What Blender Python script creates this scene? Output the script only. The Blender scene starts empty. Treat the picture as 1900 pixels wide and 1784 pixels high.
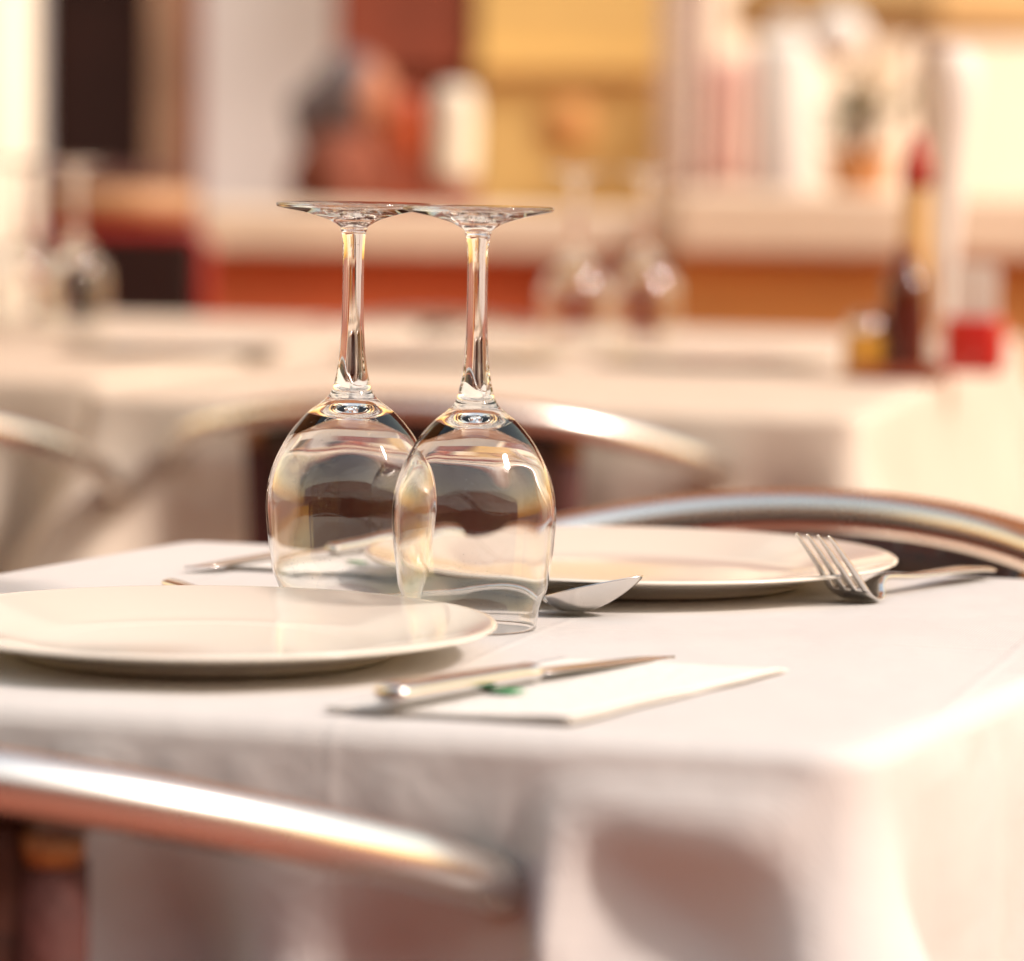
import bpy, bmesh, math, random
from mathutils import Vector, Matrix, noise
R = math.radians
PI = math.pi
random.seed(7)
S = bpy.context.scene
COL = S.collection

# ------------------------------------------------------------------ camera
F, W, H, CZ = 7000.0, 1900.0, 1784.0, 0.97
PITCH, ROLL = math.atan((892 - 296) / F), R(0.9)
CAMROT = Matrix.Rotation(PI / 2 - PITCH, 3, 'X') @ Matrix.Rotation(ROLL, 3, 'Z')
cam = bpy.data.cameras.new('camera')
cam.lens = F / W * 36
cam.sensor_width = 36
cam.clip_start, cam.clip_end = 0.05, 2000
cam.dof.use_dof = True
cam.dof.focus_distance = 1.875
cam.dof.aperture_fstop = cam.lens / 1000 / 0.0280
cam.dof.aperture_blades = 0
camo = bpy.data.objects.new('camera', cam)
camo.matrix_world = Matrix.Translation((0, 0, CZ)) @ CAMROT.to_4x4()
COL.objects.link(camo)
S.camera = camo

# ------------------------------------------------------------------ light
SUN_AZ, SUN_EL = -24.0, 42.0          # azimuth from +x towards +y, elevation (degrees)
w = bpy.data.worlds.new('World'); S.world = w; w.use_nodes = True
nt = w.node_tree
sky = nt.nodes.new('ShaderNodeTexSky'); sky.sky_type = 'NISHITA'; sky.sun_disc = False
sky.sun_elevation = R(SUN_EL); sky.sun_rotation = R(90 - SUN_AZ)
sky.air_density = 3.0; sky.dust_density = 1.0; sky.ozone_density = 1.0
warm = nt.nodes.new('ShaderNodeMix'); warm.data_type = 'RGBA'; warm.blend_type = 'MULTIPLY'
warm.inputs[0].default_value = 1.0; warm.inputs[7].default_value = (1.0, 0.825, 0.765, 1)
nt.links.new(sky.outputs[0], warm.inputs[6])
bg = nt.nodes['Background']; bg.inputs[1].default_value = 0.15
nt.links.new(warm.outputs[2], bg.inputs[0])
sl = bpy.data.lights.new('sun', 'SUN'); sl.energy = 2.0; sl.angle = R(8); sl.color = (1.0, 0.87, 0.79)
so = bpy.data.objects.new('sun', sl); COL.objects.link(so)
sdir = Vector((math.cos(R(SUN_EL)) * math.cos(R(SUN_AZ)), math.cos(R(SUN_EL)) * math.sin(R(SUN_AZ)), math.sin(R(SUN_EL))))
so.rotation_euler = sdir.to_track_quat('Z', 'Y').to_euler()
try: sl.cycles.is_caustics_light = True
except Exception: pass
S.view_settings.view_transform = 'Standard'; S.view_settings.look = 'None'
S.view_settings.exposure = 0.83; S.view_settings.gamma = 1
S.render.engine = 'CYCLES'
cy = S.cycles
cy.use_denoising = True
try: cy.denoiser = 'OPENIMAGEDENOISE'; cy.denoising_input_passes = 'RGB_ALBEDO_NORMAL'
except Exception: pass
cy.max_bounces = 32; cy.transmission_bounces = 32; cy.glossy_bounces = 6; cy.diffuse_bounces = 5; cy.transparent_max_bounces = 16
cy.caustics_reflective = False; cy.caustics_refractive = True; cy.blur_glossy = 0.5
cy.sample_clamp_indirect = 6.0


# ------------------------------------------------------------------ placing helpers
def ray(u, v): return CAMROT @ Vector(((u - W / 2) / F, -(v - H / 2) / F, -1))
def at(u, v, z):
    d = ray(u, v); return Vector((0, 0, CZ)) + d * ((z - CZ) / d.z)
def atd(u, v, y):
    d = ray(u, v); return Vector((0, 0, CZ)) + d * (y / d.y)


# ------------------------------------------------------------------ materials
def mat(name, col, rough=0.5, metal=0.0, var=0.0, vscale=8.0, bump=0.0, bscale=60.0, spec=0.5, col2=None, detail=4.0, coat=0.0, sheen=0.0, rvar=0.0):
    m = bpy.data.materials.new(name); m.use_nodes = True
    n, l = m.node_tree.nodes, m.node_tree.links
    b = n['Principled BSDF']
    b.inputs['Base Color'].default_value = (*col, 1); b.inputs['Roughness'].default_value = rough
    b.inputs['Metallic'].default_value = metal; b.inputs['Specular IOR Level'].default_value = spec
    b.inputs['Coat Weight'].default_value = coat
    if sheen: b.inputs['Sheen Weight'].default_value = sheen
    tc = n.new('ShaderNodeTexCoord')
    if var or col2:
        t = n.new('ShaderNodeTexNoise'); t.inputs['Scale'].default_value = vscale; t.inputs['Detail'].default_value = detail
        l.new(tc.outputs['Object'], t.inputs['Vector'])
        r = n.new('ShaderNodeValToRGB')
        c2 = col2 or tuple(c * (1 - var) for c in col)
        r.color_ramp.elements[0].position = 0.35; r.color_ramp.elements[1].position = 0.65
        r.color_ramp.elements[0].color = (*c2, 1); r.color_ramp.elements[1].color = (*col, 1)
        l.new(t.outputs[0], r.inputs[0]); l.new(r.outputs[0], b.inputs['Base Color'])
    if bump:
        t2 = n.new('ShaderNodeTexNoise'); t2.inputs['Scale'].default_value = bscale; t2.inputs['Detail'].default_value = 5
        l.new(tc.outputs['Object'], t2.inputs['Vector'])
        bp = n.new('ShaderNodeBump'); bp.inputs['Strength'].default_value = bump; bp.inputs['Distance'].default_value = 0.01
        l.new(t2.outputs[0], bp.inputs['Height']); l.new(bp.outputs[0], b.inputs['Normal'])
    if rvar:
        t3 = n.new('ShaderNodeTexNoise'); t3.inputs['Scale'].default_value = 35; t3.inputs['Detail'].default_value = 6
        l.new(tc.outputs['Object'], t3.inputs['Vector'])
        mr = n.new('ShaderNodeMapRange'); mr.inputs[3].default_value = rough; mr.inputs[4].default_value = rough + rvar
        l.new(t3.outputs[0], mr.inputs[0]); l.new(mr.outputs[0], b.inputs['Roughness'])
    return m

def glass_mat(name, col=(0.985, 0.985, 0.98), ior=1.5, rough=0.0):
    m = bpy.data.materials.new(name); m.use_nodes = True
    n, l = m.node_tree.nodes, m.node_tree.links
    n.remove(n['Principled BSDF'])
    g = n.new('ShaderNodeBsdfGlass'); g.inputs['Color'].default_value = (*col, 1); g.inputs['IOR'].default_value = ior
    g.inputs['Roughness'].default_value = rough
    l.new(g.outputs[0], n['Material Output'].inputs[0])
    if name == 'clear_glass':       # dried water specks and lint
        tc = n.new('ShaderNodeTexCoord'); vo = n.new('ShaderNodeTexVoronoi'); vo.inputs['Scale'].default_value = 330
        no = n.new('ShaderNodeTexNoise'); no.inputs['Scale'].default_value = 45; no.inputs['Detail'].default_value = 3
        l.new(tc.outputs['Object'], vo.inputs['Vector']); l.new(tc.outputs['Object'], no.inputs['Vector'])
        a_ = n.new('ShaderNodeMapRange'); a_.inputs[1].default_value = 0.06; a_.inputs[2].default_value = 0.16; a_.inputs[3].default_value = 1; a_.inputs[4].default_value = 0
        b_ = n.new('ShaderNodeMapRange'); b_.inputs[1].default_value = 0.52; b_.inputs[2].default_value = 0.66; b_.inputs[3].default_value = 0.0; b_.inputs[4].default_value = 0.35
        l.new(vo.outputs['Distance'], a_.inputs[0]); l.new(no.outputs[0], b_.inputs[0])
        mu = n.new('ShaderNodeMath'); mu.operation = 'MULTIPLY'; l.new(a_.outputs[0], mu.inputs[0]); l.new(b_.outputs[0], mu.inputs[1])
        df = n.new('ShaderNodeBsdfDiffuse'); df.inputs[0].default_value = (0.8, 0.78, 0.75, 1)
        mx = n.new('ShaderNodeMixShader'); l.new(mu.outputs[0], mx.inputs[0]); l.new(g.outputs[0], mx.inputs[1]); l.new(df.outputs[0], mx.inputs[2])
        l.new(mx.outputs[0], n['Material Output'].inputs[0])
    return m

def cloth_mat(name, col):
    m = mat(name, col, 0.85, var=0.05, vscale=5, bump=0.28, bscale=16, spec=0.15)
    n, l = m.node_tree.nodes, m.node_tree.links
    b = n['Principled BSDF']
    wv = n.new('ShaderNodeTexNoise'); wv.inputs['Scale'].default_value = 900; wv.inputs['Detail'].default_value = 1
    tc = n.new('ShaderNodeTexCoord'); l.new(tc.outputs['Object'], wv.inputs['Vector'])
    bp = n.new('ShaderNodeBump'); bp.inputs['Strength'].default_value = 0.15; bp.inputs['Distance'].default_value = 0.001
    old = b.inputs['Normal'].links[0].from_socket
    l.new(old, bp.inputs['Normal']); l.new(wv.outputs[0], bp.inputs['Height']); l.new(bp.outputs[0], b.inputs['Normal'])
    # ironing creases: a grid of narrow ridges
    mp = n.new('ShaderNodeMapping'); mp.inputs['Rotation'].default_value = (0, 0, R(16)); mp.inputs['Location'].default_value = (0.03, 0.055, 0)
    l.new(tc.outputs['Object'], mp.inputs[0]); sx = n.new('ShaderNodeSeparateXYZ'); l.new(mp.outputs[0], sx.inputs[0])
    hs_ = []
    for ax in (0, 1):
        pp_ = n.new('ShaderNodeMath'); pp_.operation = 'PINGPONG'; pp_.inputs[1].default_value = 0.115; l.new(sx.outputs[ax], pp_.inputs[0])
        mr = n.new('ShaderNodeMapRange'); mr.interpolation_type = 'SMOOTHSTEP'; mr.inputs[1].default_value = 0.0; mr.inputs[2].default_value = 0.005; mr.inputs[3].default_value = 1.0; mr.inputs[4].default_value = 0.0
        l.new(pp_.outputs[0], mr.inputs[0]); hs_.append(mr)
    ad = n.new('ShaderNodeMath'); ad.operation = 'MAXIMUM'; l.new(hs_[0].outputs[0], ad.inputs[0]); l.new(hs_[1].outputs[0], ad.inputs[1])
    for dr in ('X', 'Y'):
        wt = n.new('ShaderNodeTexWave'); wt.bands_direction = dr; wt.inputs['Scale'].default_value = 210; wt.inputs['Distortion'].default_value = 1.2; wt.inputs['Detail Scale'].default_value = 0.4
        l.new(mp.outputs[0], wt.inputs[0]); bw = n.new('ShaderNodeBump'); bw.inputs['Strength'].default_value = 0.09; bw.inputs['Distance'].default_value = 0.0012
        l.new(wt.outputs['Fac'], bw.inputs['Height']); l.new(bp.outputs[0], bw.inputs['Normal']); bp = bw
    b2 = n.new('ShaderNodeBump'); b2.inputs['Strength'].default_value = 0.16; b2.inputs['Distance'].default_value = 0.0016
    l.new(ad.outputs[0], b2.inputs['Height']); l.new(bp.outputs[0], b2.inputs['Normal']); l.new(b2.outputs[0], b.inputs['Normal'])
    tr = n.new('ShaderNodeBsdfTranslucent'); tr.inputs[0].default_value = (*[c * 0.95 for c in col], 1)
    mx = n.new('ShaderNodeMixShader'); mx.inputs[0].default_value = 0.14
    l.new(b.outputs[0], mx.inputs[1]); l.new(tr.outputs[0], mx.inputs[2]); l.new(mx.outputs[0], n['Material Output'].inputs[0])
    return m

def weave_mat(name, c1, c2, sx, sy):
    m = mat(name, c1, 0.5, spec=0.5)
    n, l = m.node_tree.nodes, m.node_tree.links
    b = n['Principled BSDF']
    uv = n.new('ShaderNodeUVMap'); mp = n.new('ShaderNodeMapping'); mp.inputs['Scale'].default_value = (sx, sy, 1)
    l.new(uv.outputs[0], mp.inputs[0])
    br = n.new('ShaderNodeTexBrick'); br.inputs['Scale'].default_value = 1; br.offset = 0.5
    br.inputs['Color1'].default_value = (*c1, 1); br.inputs['Color2'].default_value = (*c2, 1); br.inputs['Mortar'].default_value = (0.006, 0.004, 0.003, 1)
    br.inputs['Mortar Size'].default_value = 0.06; br.inputs['Mortar Smooth'].default_value = 0.8
    br.inputs['Brick Width'].default_value = 1.0; br.inputs['Row Height'].default_value = 0.5
    l.new(mp.outputs[0], br.inputs[0]); l.new(br.outputs[0], b.inputs['Base Color'])
    bp = n.new('ShaderNodeBump'); bp.invert = True; bp.inputs['Strength'].default_value = 0.8; bp.inputs['Distance'].default_value = 0.004
    l.new(br.outputs['Fac'], bp.inputs['Height']); l.new(bp.outputs[0], b.inputs['Normal'])
    return m

M = dict(
    cloth=cloth_mat('white_linen', (0.76, 0.72, 0.69)),
    cream_cloth=cloth_mat('cream_linen', (0.79, 0.70, 0.59)),
    napkin=mat('napkin_paper', (0.76, 0.72, 0.675), 0.9, bump=0.15, bscale=120),
    green=mat('green_print', (0.02, 0.30, 0.10), 0.6),
    china=mat('white_china', (0.80, 0.74, 0.65), 0.12, spec=0.5, coat=0.3, var=0.03, vscale=3),
    glass=glass_mat('clear_glass'),
    steel=mat('polished_steel', (0.74, 0.71, 0.68), 0.10, 1.0, rvar=0.12),
    alu=mat('brushed_aluminium', (0.80, 0.77, 0.73), 0.25, 1.0, rvar=0.05),
    weave=weave_mat('brown_weave', (0.075, 0.022, 0.012), (0.035, 0.010, 0.006), 9, 22),
    cane=mat('red_brown_cane', (0.085, 0.014, 0.008), 0.75, var=0.4, vscale=40, bump=0.3, bscale=120),
    cap=mat('tan_cane_binding', (0.34, 0.13, 0.035), 0.45, var=0.3, vscale=60),
    darkmetal=mat('dark_metal', (0.03, 0.025, 0.022), 0.4, 0.6),
    table=mat('table_wood', (0.20, 0.09, 0.045), 0.5, var=0.3, vscale=12),
    paving=mat('terracotta_paving', (0.36, 0.105, 0.058), 0.8, col2=(0.26, 0.07, 0.038), vscale=3, bump=0.3, bscale=30),
    terra=mat('terracotta_plaster', (0.70, 0.165, 0.062), 0.9, var=0.22, vscale=2.5, bump=0.2, bscale=20),
    ochrewall=mat('ochre_plaster', (0.76, 0.37, 0.12), 0.9, var=0.2, vscale=2.5, bump=0.2, bscale=20),
    stone=mat('cream_stone', (0.86, 0.70, 0.52), 0.8, var=0.15, vscale=4, bump=0.2, bscale=40),
    pale=mat('pale_plaster', (0.84, 0.83, 0.82), 0.9, var=0.06, vscale=1.5, bump=0.2, bscale=15),
    cream=mat('cream_paint', (0.85, 0.77, 0.62), 0.7, var=0.06, vscale=2),
    white=mat('white_paint', (0.85, 0.81, 0.75), 0.6, var=0.05, vscale=2),
    dark=mat('interior_shade', (0.050, 0.017, 0.012), 0.8, var=0.3, vscale=3),  # shade of unlit rooms, put into the colour
    door=mat('tan_door', (0.78, 0.52, 0.34), 0.6, var=0.25, vscale=3),
    brown=mat('red_brown_wood', (0.30, 0.060, 0.025), 0.6, var=0.3, vscale=4),
    ochre=mat('ochre_paint', (0.80, 0.53, 0.18), 0.7, var=0.1, vscale=3),
    orange=mat('orange_paint', (0.74, 0.36, 0.11), 0.6, var=0.1, vscale=8),
    redor=mat('orange_red_glaze', (0.48, 0.075, 0.018), 0.4, var=0.1, vscale=10),
    maroon=mat('dark_maroon_leather', (0.016, 0.003, 0.003), 0.45, var=0.2, vscale=8),
    redtrim=mat('red_piping', (0.36, 0.02, 0.018), 0.5),
    tan=mat('tan_leather', (0.55, 0.30, 0.14), 0.5, var=0.2, vscale=8),
    mauve=mat('mauve_brown_wood', (0.16, 0.065, 0.05), 0.7, var=0.2, vscale=5),
    rose=mat('rose_fabric', (0.74, 0.42, 0.36), 0.9, col2=(0.80, 0.55, 0.45), vscale=3),
    blush=mat('blush_fabric', (0.84, 0.66, 0.54), 0.9, col2=(0.84, 0.68, 0.56), vscale=5),
    plum=mat('plum_metal', (0.16, 0.035, 0.045), 0.5),
    leaf=mat('green_leaf', (0.12, 0.16, 0.035), 0.6, var=0.4, vscale=20),
    twig=mat('brown_stem', (0.24, 0.10, 0.04), 0.8),
    petal=mat('cream_petal', (0.82, 0.68, 0.46), 0.7),
    pot=mat('terracotta_pot', (0.55, 0.24, 0.09), 0.7, var=0.15, vscale=10),
    canvas=mat('tan_canvas', (0.66, 0.42, 0.18), 0.9, var=0.15, vscale=4),
    skin=mat('skin', (0.46, 0.17, 0.08), 0.55, var=0.08, vscale=20),
    hair=mat('dark_grey_hair', (0.15, 0.115, 0.115), 0.5, var=0.3, vscale=40),
    shirt=mat('brown_shirt', (0.25, 0.065, 0.030), 0.85, var=0.25, vscale=8),
    trousers=mat('dark_brown_trousers', (0.06, 0.022, 0.016), 0.85),
    darkglass=glass_mat('dark_bottle_glass', (0.16, 0.03, 0.02)),
    vinegar=mat('dark_vinegar', (0.085, 0.013, 0.007), 0.08, coat=0.6),
    oil=mat('golden_oil', (0.70, 0.46, 0.20), 0.15, coat=0.6),
    amber=mat('amber_mustard', (0.60, 0.30, 0.04), 0.2, coat=0.5),
    redcap=mat('red_cap', (0.42, 0.035, 0.02), 0.4),
    redbox=mat('red_plastic', (0.55, 0.02, 0.015), 0.3, coat=0.4),
    facade=mat('facade_plaster', (0.30, 0.105, 0.065), 0.9, var=0.15, vscale=2),
    browncanvas=mat('brown_canvas', (0.60, 0.40, 0.25), 0.9, var=0.1, vscale=4),
    redtile=mat('brick_red_awning', (0.42, 0.06, 0.03), 0.9),
)


bcn = M['browncanvas'].node_tree; tl = bcn.nodes.new('ShaderNodeBsdfTranslucent'); tl.inputs[0].default_value = (0.75, 0.50, 0.32, 1)
mxs = bcn.nodes.new('ShaderNodeMixShader'); mxs.inputs[0].default_value = 0.6
bcn.links.new(bcn.nodes['Principled BSDF'].outputs[0], mxs.inputs[1]); bcn.links.new(tl.outputs[0], mxs.inputs[2]); bcn.links.new(mxs.outputs[0], bcn.nodes['Material Output'].inputs[0])

# ------------------------------------------------------------------ object helpers
def tag(o, label=None, cat=None, group=None, kind=None):
    if label: o['label'] = label
    if cat: o['category'] = cat
    if group: o['group'] = group
    if kind: o['kind'] = kind
    return o

def empty(name, loc=(0, 0, 0), rz=0.0, **k):
    o = bpy.data.objects.new(name, None); COL.objects.link(o)
    o.location = loc; o.rotation_euler = (0, 0, rz); o.empty_display_size = 0.1
    return tag(o, **k)

def build(name, bm, m, parent=None, smooth=True, loc=None, rz=0.0, bevel=0.0, sub=0, solid=0.0):
    bmesh.ops.recalc_face_normals(bm, faces=bm.faces)
    return raw(name, bm, m, parent, smooth, loc, rz, bevel, sub, solid)

def raw(name, bm, m, parent=None, smooth=True, loc=None, rz=0.0, bevel=0.0, sub=0, solid=0.0):
    me = bpy.data.meshes.new(name); bm.to_mesh(me); bm.free()
    for ma in (m if isinstance(m, (list, tuple)) else [m]): me.materials.append(ma)
    if smooth:
        for p in me.polygons: p.use_smooth = True
    o = bpy.data.objects.new(name, me); COL.objects.link(o)
    if parent: o.parent = parent
    if loc is not None: o.location = loc
    o.rotation_euler = (0, 0, rz)
    if solid:
        md = o.modifiers.new('thick', 'SOLIDIFY'); md.thickness = solid; md.offset = -1
    if bevel:
        md = o.modifiers.new('bevel', 'BEVEL'); md.width = bevel; md.segments = 2; md.limit_method = 'ANGLE'; md.angle_limit = R(40)
        if smooth:
            md.harden_normals = False
    if sub:
        md = o.modifiers.new('sub', 'SUBSURF'); md.levels = sub; md.render_levels = sub
    return o

def copy_tree(o, parent=None):
    c = o.copy(); COL.objects.link(c)
    if parent: c.parent = parent
    for ch in list(o.children): copy_tree(ch, c)
    return c

def box(bm, x0, x1, y0, y1, z0, z1):
    v = [bm.verts.new(p) for p in ((x0, y0, z0), (x1, y0, z0), (x1, y1, z0), (x0, y1, z0), (x0, y0, z1), (x1, y0, z1), (x1, y1, z1), (x0, y1, z1))]
    for f in ((0, 3, 2, 1), (4, 5, 6, 7), (0, 1, 5, 4), (1, 2, 6, 5), (2, 3, 7, 6), (3, 0, 4, 7)): bm.faces.new([v[i] for i in f])

def bxo(name, dims, m, parent=None, bevel=0.0, **k):
    bm = bmesh.new(); box(bm, *dims); return build(name, bm, m, parent, smooth=False, bevel=bevel, **k)

def tube(bm, pts, r, n=16, cap=True):
    pts = [Vector(p) for p in pts]; rs = r if isinstance(r, (list, tuple)) else [r] * len(pts)
    rings = []; nrm = None
    for i, p in enumerate(pts):
        t = (pts[min(i + 1, len(pts) - 1)] - pts[max(i - 1, 0)]).normalized()
        if nrm is None:
            nrm = t.cross(Vector((0, 0, 1)) if abs(t.z) < 0.9 else Vector((1, 0, 0))).normalized()
        else:
            nrm = (nrm - t * nrm.dot(t)).normalized()
        b = t.cross(nrm)
        rings.append([bm.verts.new(p + (nrm * math.cos(a) + b * math.sin(a)) * rs[i]) for a in [2 * PI * k / n for k in range(n)]])
    for a, b in zip(rings, rings[1:]):
        for k in range(n): bm.faces.new((a[k], a[(k + 1) % n], b[(k + 1) % n], b[k]))
    if cap: bm.faces.new(rings[0][::-1]); bm.faces.new(rings[-1])

def lathe(bm, prof, n=48, close_ends=False):
    """prof: list of (r, z); r = 0 makes a pole"""
    rings = []
    for r, z in prof:
        if r < 1e-6: rings.append([bm.verts.new((0, 0, z))])
        else: rings.append([bm.verts.new((r * math.cos(2 * PI * k / n), r * math.sin(2 * PI * k / n), z)) for k in range(n)])
    for a, b in zip(rings, rings[1:]):
        for k in range(n):
            j = (k + 1) % n
            if len(a) == 1 and len(b) == 1: continue
            if len(a) == 1: bm.faces.new((a[0], b[j], b[k]))
            elif len(b) == 1: bm.faces.new((a[k], a[j], b[0]))
            else: bm.faces.new((a[k], a[j], b[j], b[k]))

def smoothprof(pts, k=6):
    out = []
    P = [pts[0]] + list(pts) + [pts[-1]]
    for i in range(1, len(P) - 2):
        p0, p1, p2, p3 = P[i - 1], P[i], P[i + 1], P[i + 2]
        for j in range(k):
            t = j / k
            out.append(tuple(0.5 * (2 * p1[a] + (p2[a] - p0[a]) * t + (2 * p0[a] - 5 * p1[a] + 4 * p2[a] - p3[a]) * t * t + (-p0[a] + 3 * p1[a] - 3 * p2[a] + p3[a]) * t ** 3) for a in range(len(p1))))
    out.append(tuple(pts[-1]))
    return out

def loft(bm, secs, n=14, sup=2.6):
    """secs: (centre, side vector, half width, up vector, half thickness)"""
    rings = []
    for c, s, hw, u, ht in secs:
        ring = []
        for k in range(n):
            a = 2 * PI * k / n; ca, sa = math.cos(a), math.sin(a)
            ring.append(bm.verts.new(Vector(c) + Vector(s) * hw * math.copysign(abs(ca) ** (2 / sup), ca) + Vector(u) * ht * math.copysign(abs(sa) ** (2 / sup), sa)))
        rings.append(ring)
    for a, b in zip(rings, rings[1:]):
        for k in range(n): bm.faces.new((a[k], a[(k + 1) % n], b[(k + 1) % n], b[k]))
    bm.faces.new(rings[0][::-1]); bm.faces.new(rings[-1])

def sst(a, b, x):
    t = min(1, max(0, (x - a) / (b - a))); return t * t * (3 - 2 * t)
def gau(x, w): return math.exp(-(x / w) ** 2)


# ------------------------------------------------------------------ the setting: ground
bm = bmesh.new()
vs = [bm.verts.new(p) for p in ((-400, -400, 0), (400, -400, 0), (400, 400, 0), (-400, 400, 0))]; bm.faces.new(vs)
tag(build('ground', bm, M['paving'], smooth=False), kind='structure')

pn = M['paving'].node_tree; pb_ = pn.nodes['Principled BSDF']; src_ = pb_.inputs['Base Color'].links[0].from_socket
tc_ = pn.nodes.new('ShaderNodeTexCoord'); br_ = pn.nodes.new('ShaderNodeTexBrick'); br_.inputs['Scale'].default_value = 1; br_.inputs['Brick Width'].default_value = 0.4; br_.inputs['Row Height'].default_value = 0.4
br_.inputs['Color1'].default_value = (1, 1, 1, 1); br_.inputs['Color2'].default_value = (0.82, 0.80, 0.78, 1); br_.inputs['Mortar'].default_value = (0.45, 0.42, 0.40, 1); br_.inputs['Mortar Size'].default_value = 0.006
ml_ = pn.nodes.new('ShaderNodeMix'); ml_.data_type = 'RGBA'; ml_.blend_type = 'MULTIPLY'; ml_.inputs[0].default_value = 1
pn.links.new(tc_.outputs['Object'], br_.inputs[0]); pn.links.new(src_, ml_.inputs[6]); pn.links.new(br_.outputs['Color'], ml_.inputs[7]); pn.links.new(ml_.outputs[2], pb_.inputs['Base Color'])

# restaurant front behind the camera, with a brick-red awning: colours the shade and the reflections
rf = empty('restaurant_building', (0, -6.5, 0), label='dark terracotta restaurant front with brick red awning behind the tables', cat='building')
bm = bmesh.new(); box(bm, -18, 18, -0.4, 0, 0, 4.6); build('wall', bm, M['facade'], rf, smooth=False)
for x in (-3.6, 0.2, 3.4):
    bxo('window', (x - 0.55, x + 0.55, 0.003, 0.05, 0.9, 2.3), M['brown'], rf)
bm = bmesh.new()
for k in range(1):
    a = [(-5, 0.004, 3.1), (5, 0.004, 3.1), (5, 1.3, 2.70), (-5, 1.3, 2.70), (5, 1.3, 2.5), (-5, 1.3, 2.5)]
    v = [bm.verts.new(p) for p in a]; bm.faces.new((v[0], v[1], v[2], v[3])); bm.faces.new((v[3], v[2], v[4], v[5]))
build('awning', bm, M['redtile'], rf, smooth=False, solid=0.02)


# ------------------------------------------------------------------ tablecloths and tables
ZT = 0.74
def cloth(name, c0, rot, LX, LY, drop, step, seed, label, group, detail=None, m='cream_cloth', shear=0.0):
    """c0: front right corner; the top runs LX to the left and LY to the back"""
    ca, sa = math.cos(rot), math.sin(rot)
    cx, cy = -LX / 2, LY / 2
    rc, re = 0.024, 0.012
    segs = []
    ax, ay = LX / 2 - rc, LY / 2 - rc
    # counter-clockwise from the front right corner's end of the right side: start at front edge, right end, running left (clockwise seen from above)
    P = []
    def line(a, b, nv, lab):
        L = (Vector(b) - Vector(a)).length; n = max(2, int(L / step))
        for i in range(n): P.append((Vector(a).lerp(Vector(b), i / n), Vector(nv)))
    def arc(c, a0, a1):
        n = 7
        for i in range(n):
            a = a0 + (a1 - a0) * i / n
            nv = Vector((math.cos(a), math.sin(a))); P.append((Vector(c) + nv * rc, nv))
    line((ax, -ay - rc), (-ax, -ay - rc), (0, -1), 'f'); arc((-ax, -ay), -PI / 2, -PI)
    line((-ax - rc, -ay), (-ax - rc, ay), (-1, 0), 'l'); arc((-ax, ay), PI, PI / 2)
    line((-ax, ay + rc), (ax, ay + rc), (0, 1), 'b'); arc((ax, ay), PI / 2, 0)
    line((ax + rc, ay), (ax + rc, -ay), (1, 0), 'r'); arc((ax, -ay), 0, -PI / 2)
    N = len(P)
    cum = [0.0]
    for i in range(N): cum.append(cum[-1] + (P[(i + 1) % N][0] - P[i][0]).length)
    per = cum[-1]
    corners = []
    qa = rc * PI / 4
    corners = [per - qa, (LX - 2 * rc) + qa, (LX - 2 * rc) + (LY - 2 * rc) + 3 * qa, 2 * (LX - 2 * rc) + (LY - 2 * rc) + 5 * qa]
    rnd = random.Random(seed); ph = [rnd.uniform(0, 7) for _ in range(6)]
    rows = [('t', f) for f in (0.12, 0.25, 0.4, 0.55, 0.7, 0.8, 0.88, 0.94, 0.975)] + [('e', a) for a in (0, 15, 30, 45, 60, 75, 90)]
    nd = max(14, int(drop / step / 1.2))
    rows += [('d', (i + 1) / nd) for i in range(nd)]
    bm = bmesh.new()
    def place(x, y, z):
        x += cx; y += cy; x += shear * y
        return (c0[0] + x * ca - y * sa, c0[1] + x * sa + y * ca, z)
    cv = bm.verts.new(place(0, 0, ZT))
    grid = []
    for kind, t in rows:
        ring = []
        for i in range(N):
            p, n = P[i]; s = cum[i]; tg = Vector((n.y, -n.x))
            sd = min(corners, key=lambda c: min(abs(s - c), per - abs(s - c)))
            ds = (s - sd + per / 2) % per - per / 2
            if kind == 't':
                q = (p - n * re) * t
                z = ZT + 0.0011 * noise.noise((q.x * 9 + seed, q.y * 9, 0)) * (1 - t * 0.3) + 0.0006 * noise.noise((q.x * 25, q.y * 25 + seed, 3))
                ring.append(bm.verts.new(place(q.x, q.y, z)))
            elif kind == 'e':
                a = R(t); q = p - n * re + n * re * math.sin(a)
                ring.append(bm.verts.new(place(q.x, q.y, ZT - re * (1 - math.cos(a)))))
            else:
                Hh = drop * (1 + 0.36 * gau(ds, 0.06)); h = t * Hh
                g = sst(0, 0.22, h)
                o = 0.05 * h + g * (0.085 * gau(ds, 0.035) - 0.035 * gau(ds - 0.085, 0.04) - 0.035 * gau(ds + 0.085, 0.04))
                far = 1 - gau(ds, 0.12)
                o += far * sst(0.0, 0.3, h) * 0.030 * (math.sin(2 * PI * s / 0.19 + ph[0] + 1.5 * noise.noise((s * 3, seed, 0))) + 0.5 * math.sin(2 * PI * s / 0.083 + ph[1]))
                o += far * 0.0025 * sst(0, 0.012, h) * noise.noise((s * 45, seed, 5)) + 0.004 * noise.noise((s * 12, h * 8, seed))
                tau = 0.0
                if detail: 
                    do, dt = detail(s, ds, h, sd == corners[0], far); o += do; tau += dt
                q = p + n * o - tg * tau
                ring.append(bm.verts.new(place(q.x, q.y, ZT - re - h)))
        grid.append(ring)
    for i in range(N): bm.faces.new((cv, grid[0][(i + 1) % N], grid[0][i]))
    for a, b in zip(grid, grid[1:]):
        for i in range(N):
            j = (i + 1) % N; bm.faces.new((a[i], a[j], b[j], b[i]))
    o = build(name, bm, M[m])
    return tag(o, label, 'tablecloth', group)

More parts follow.
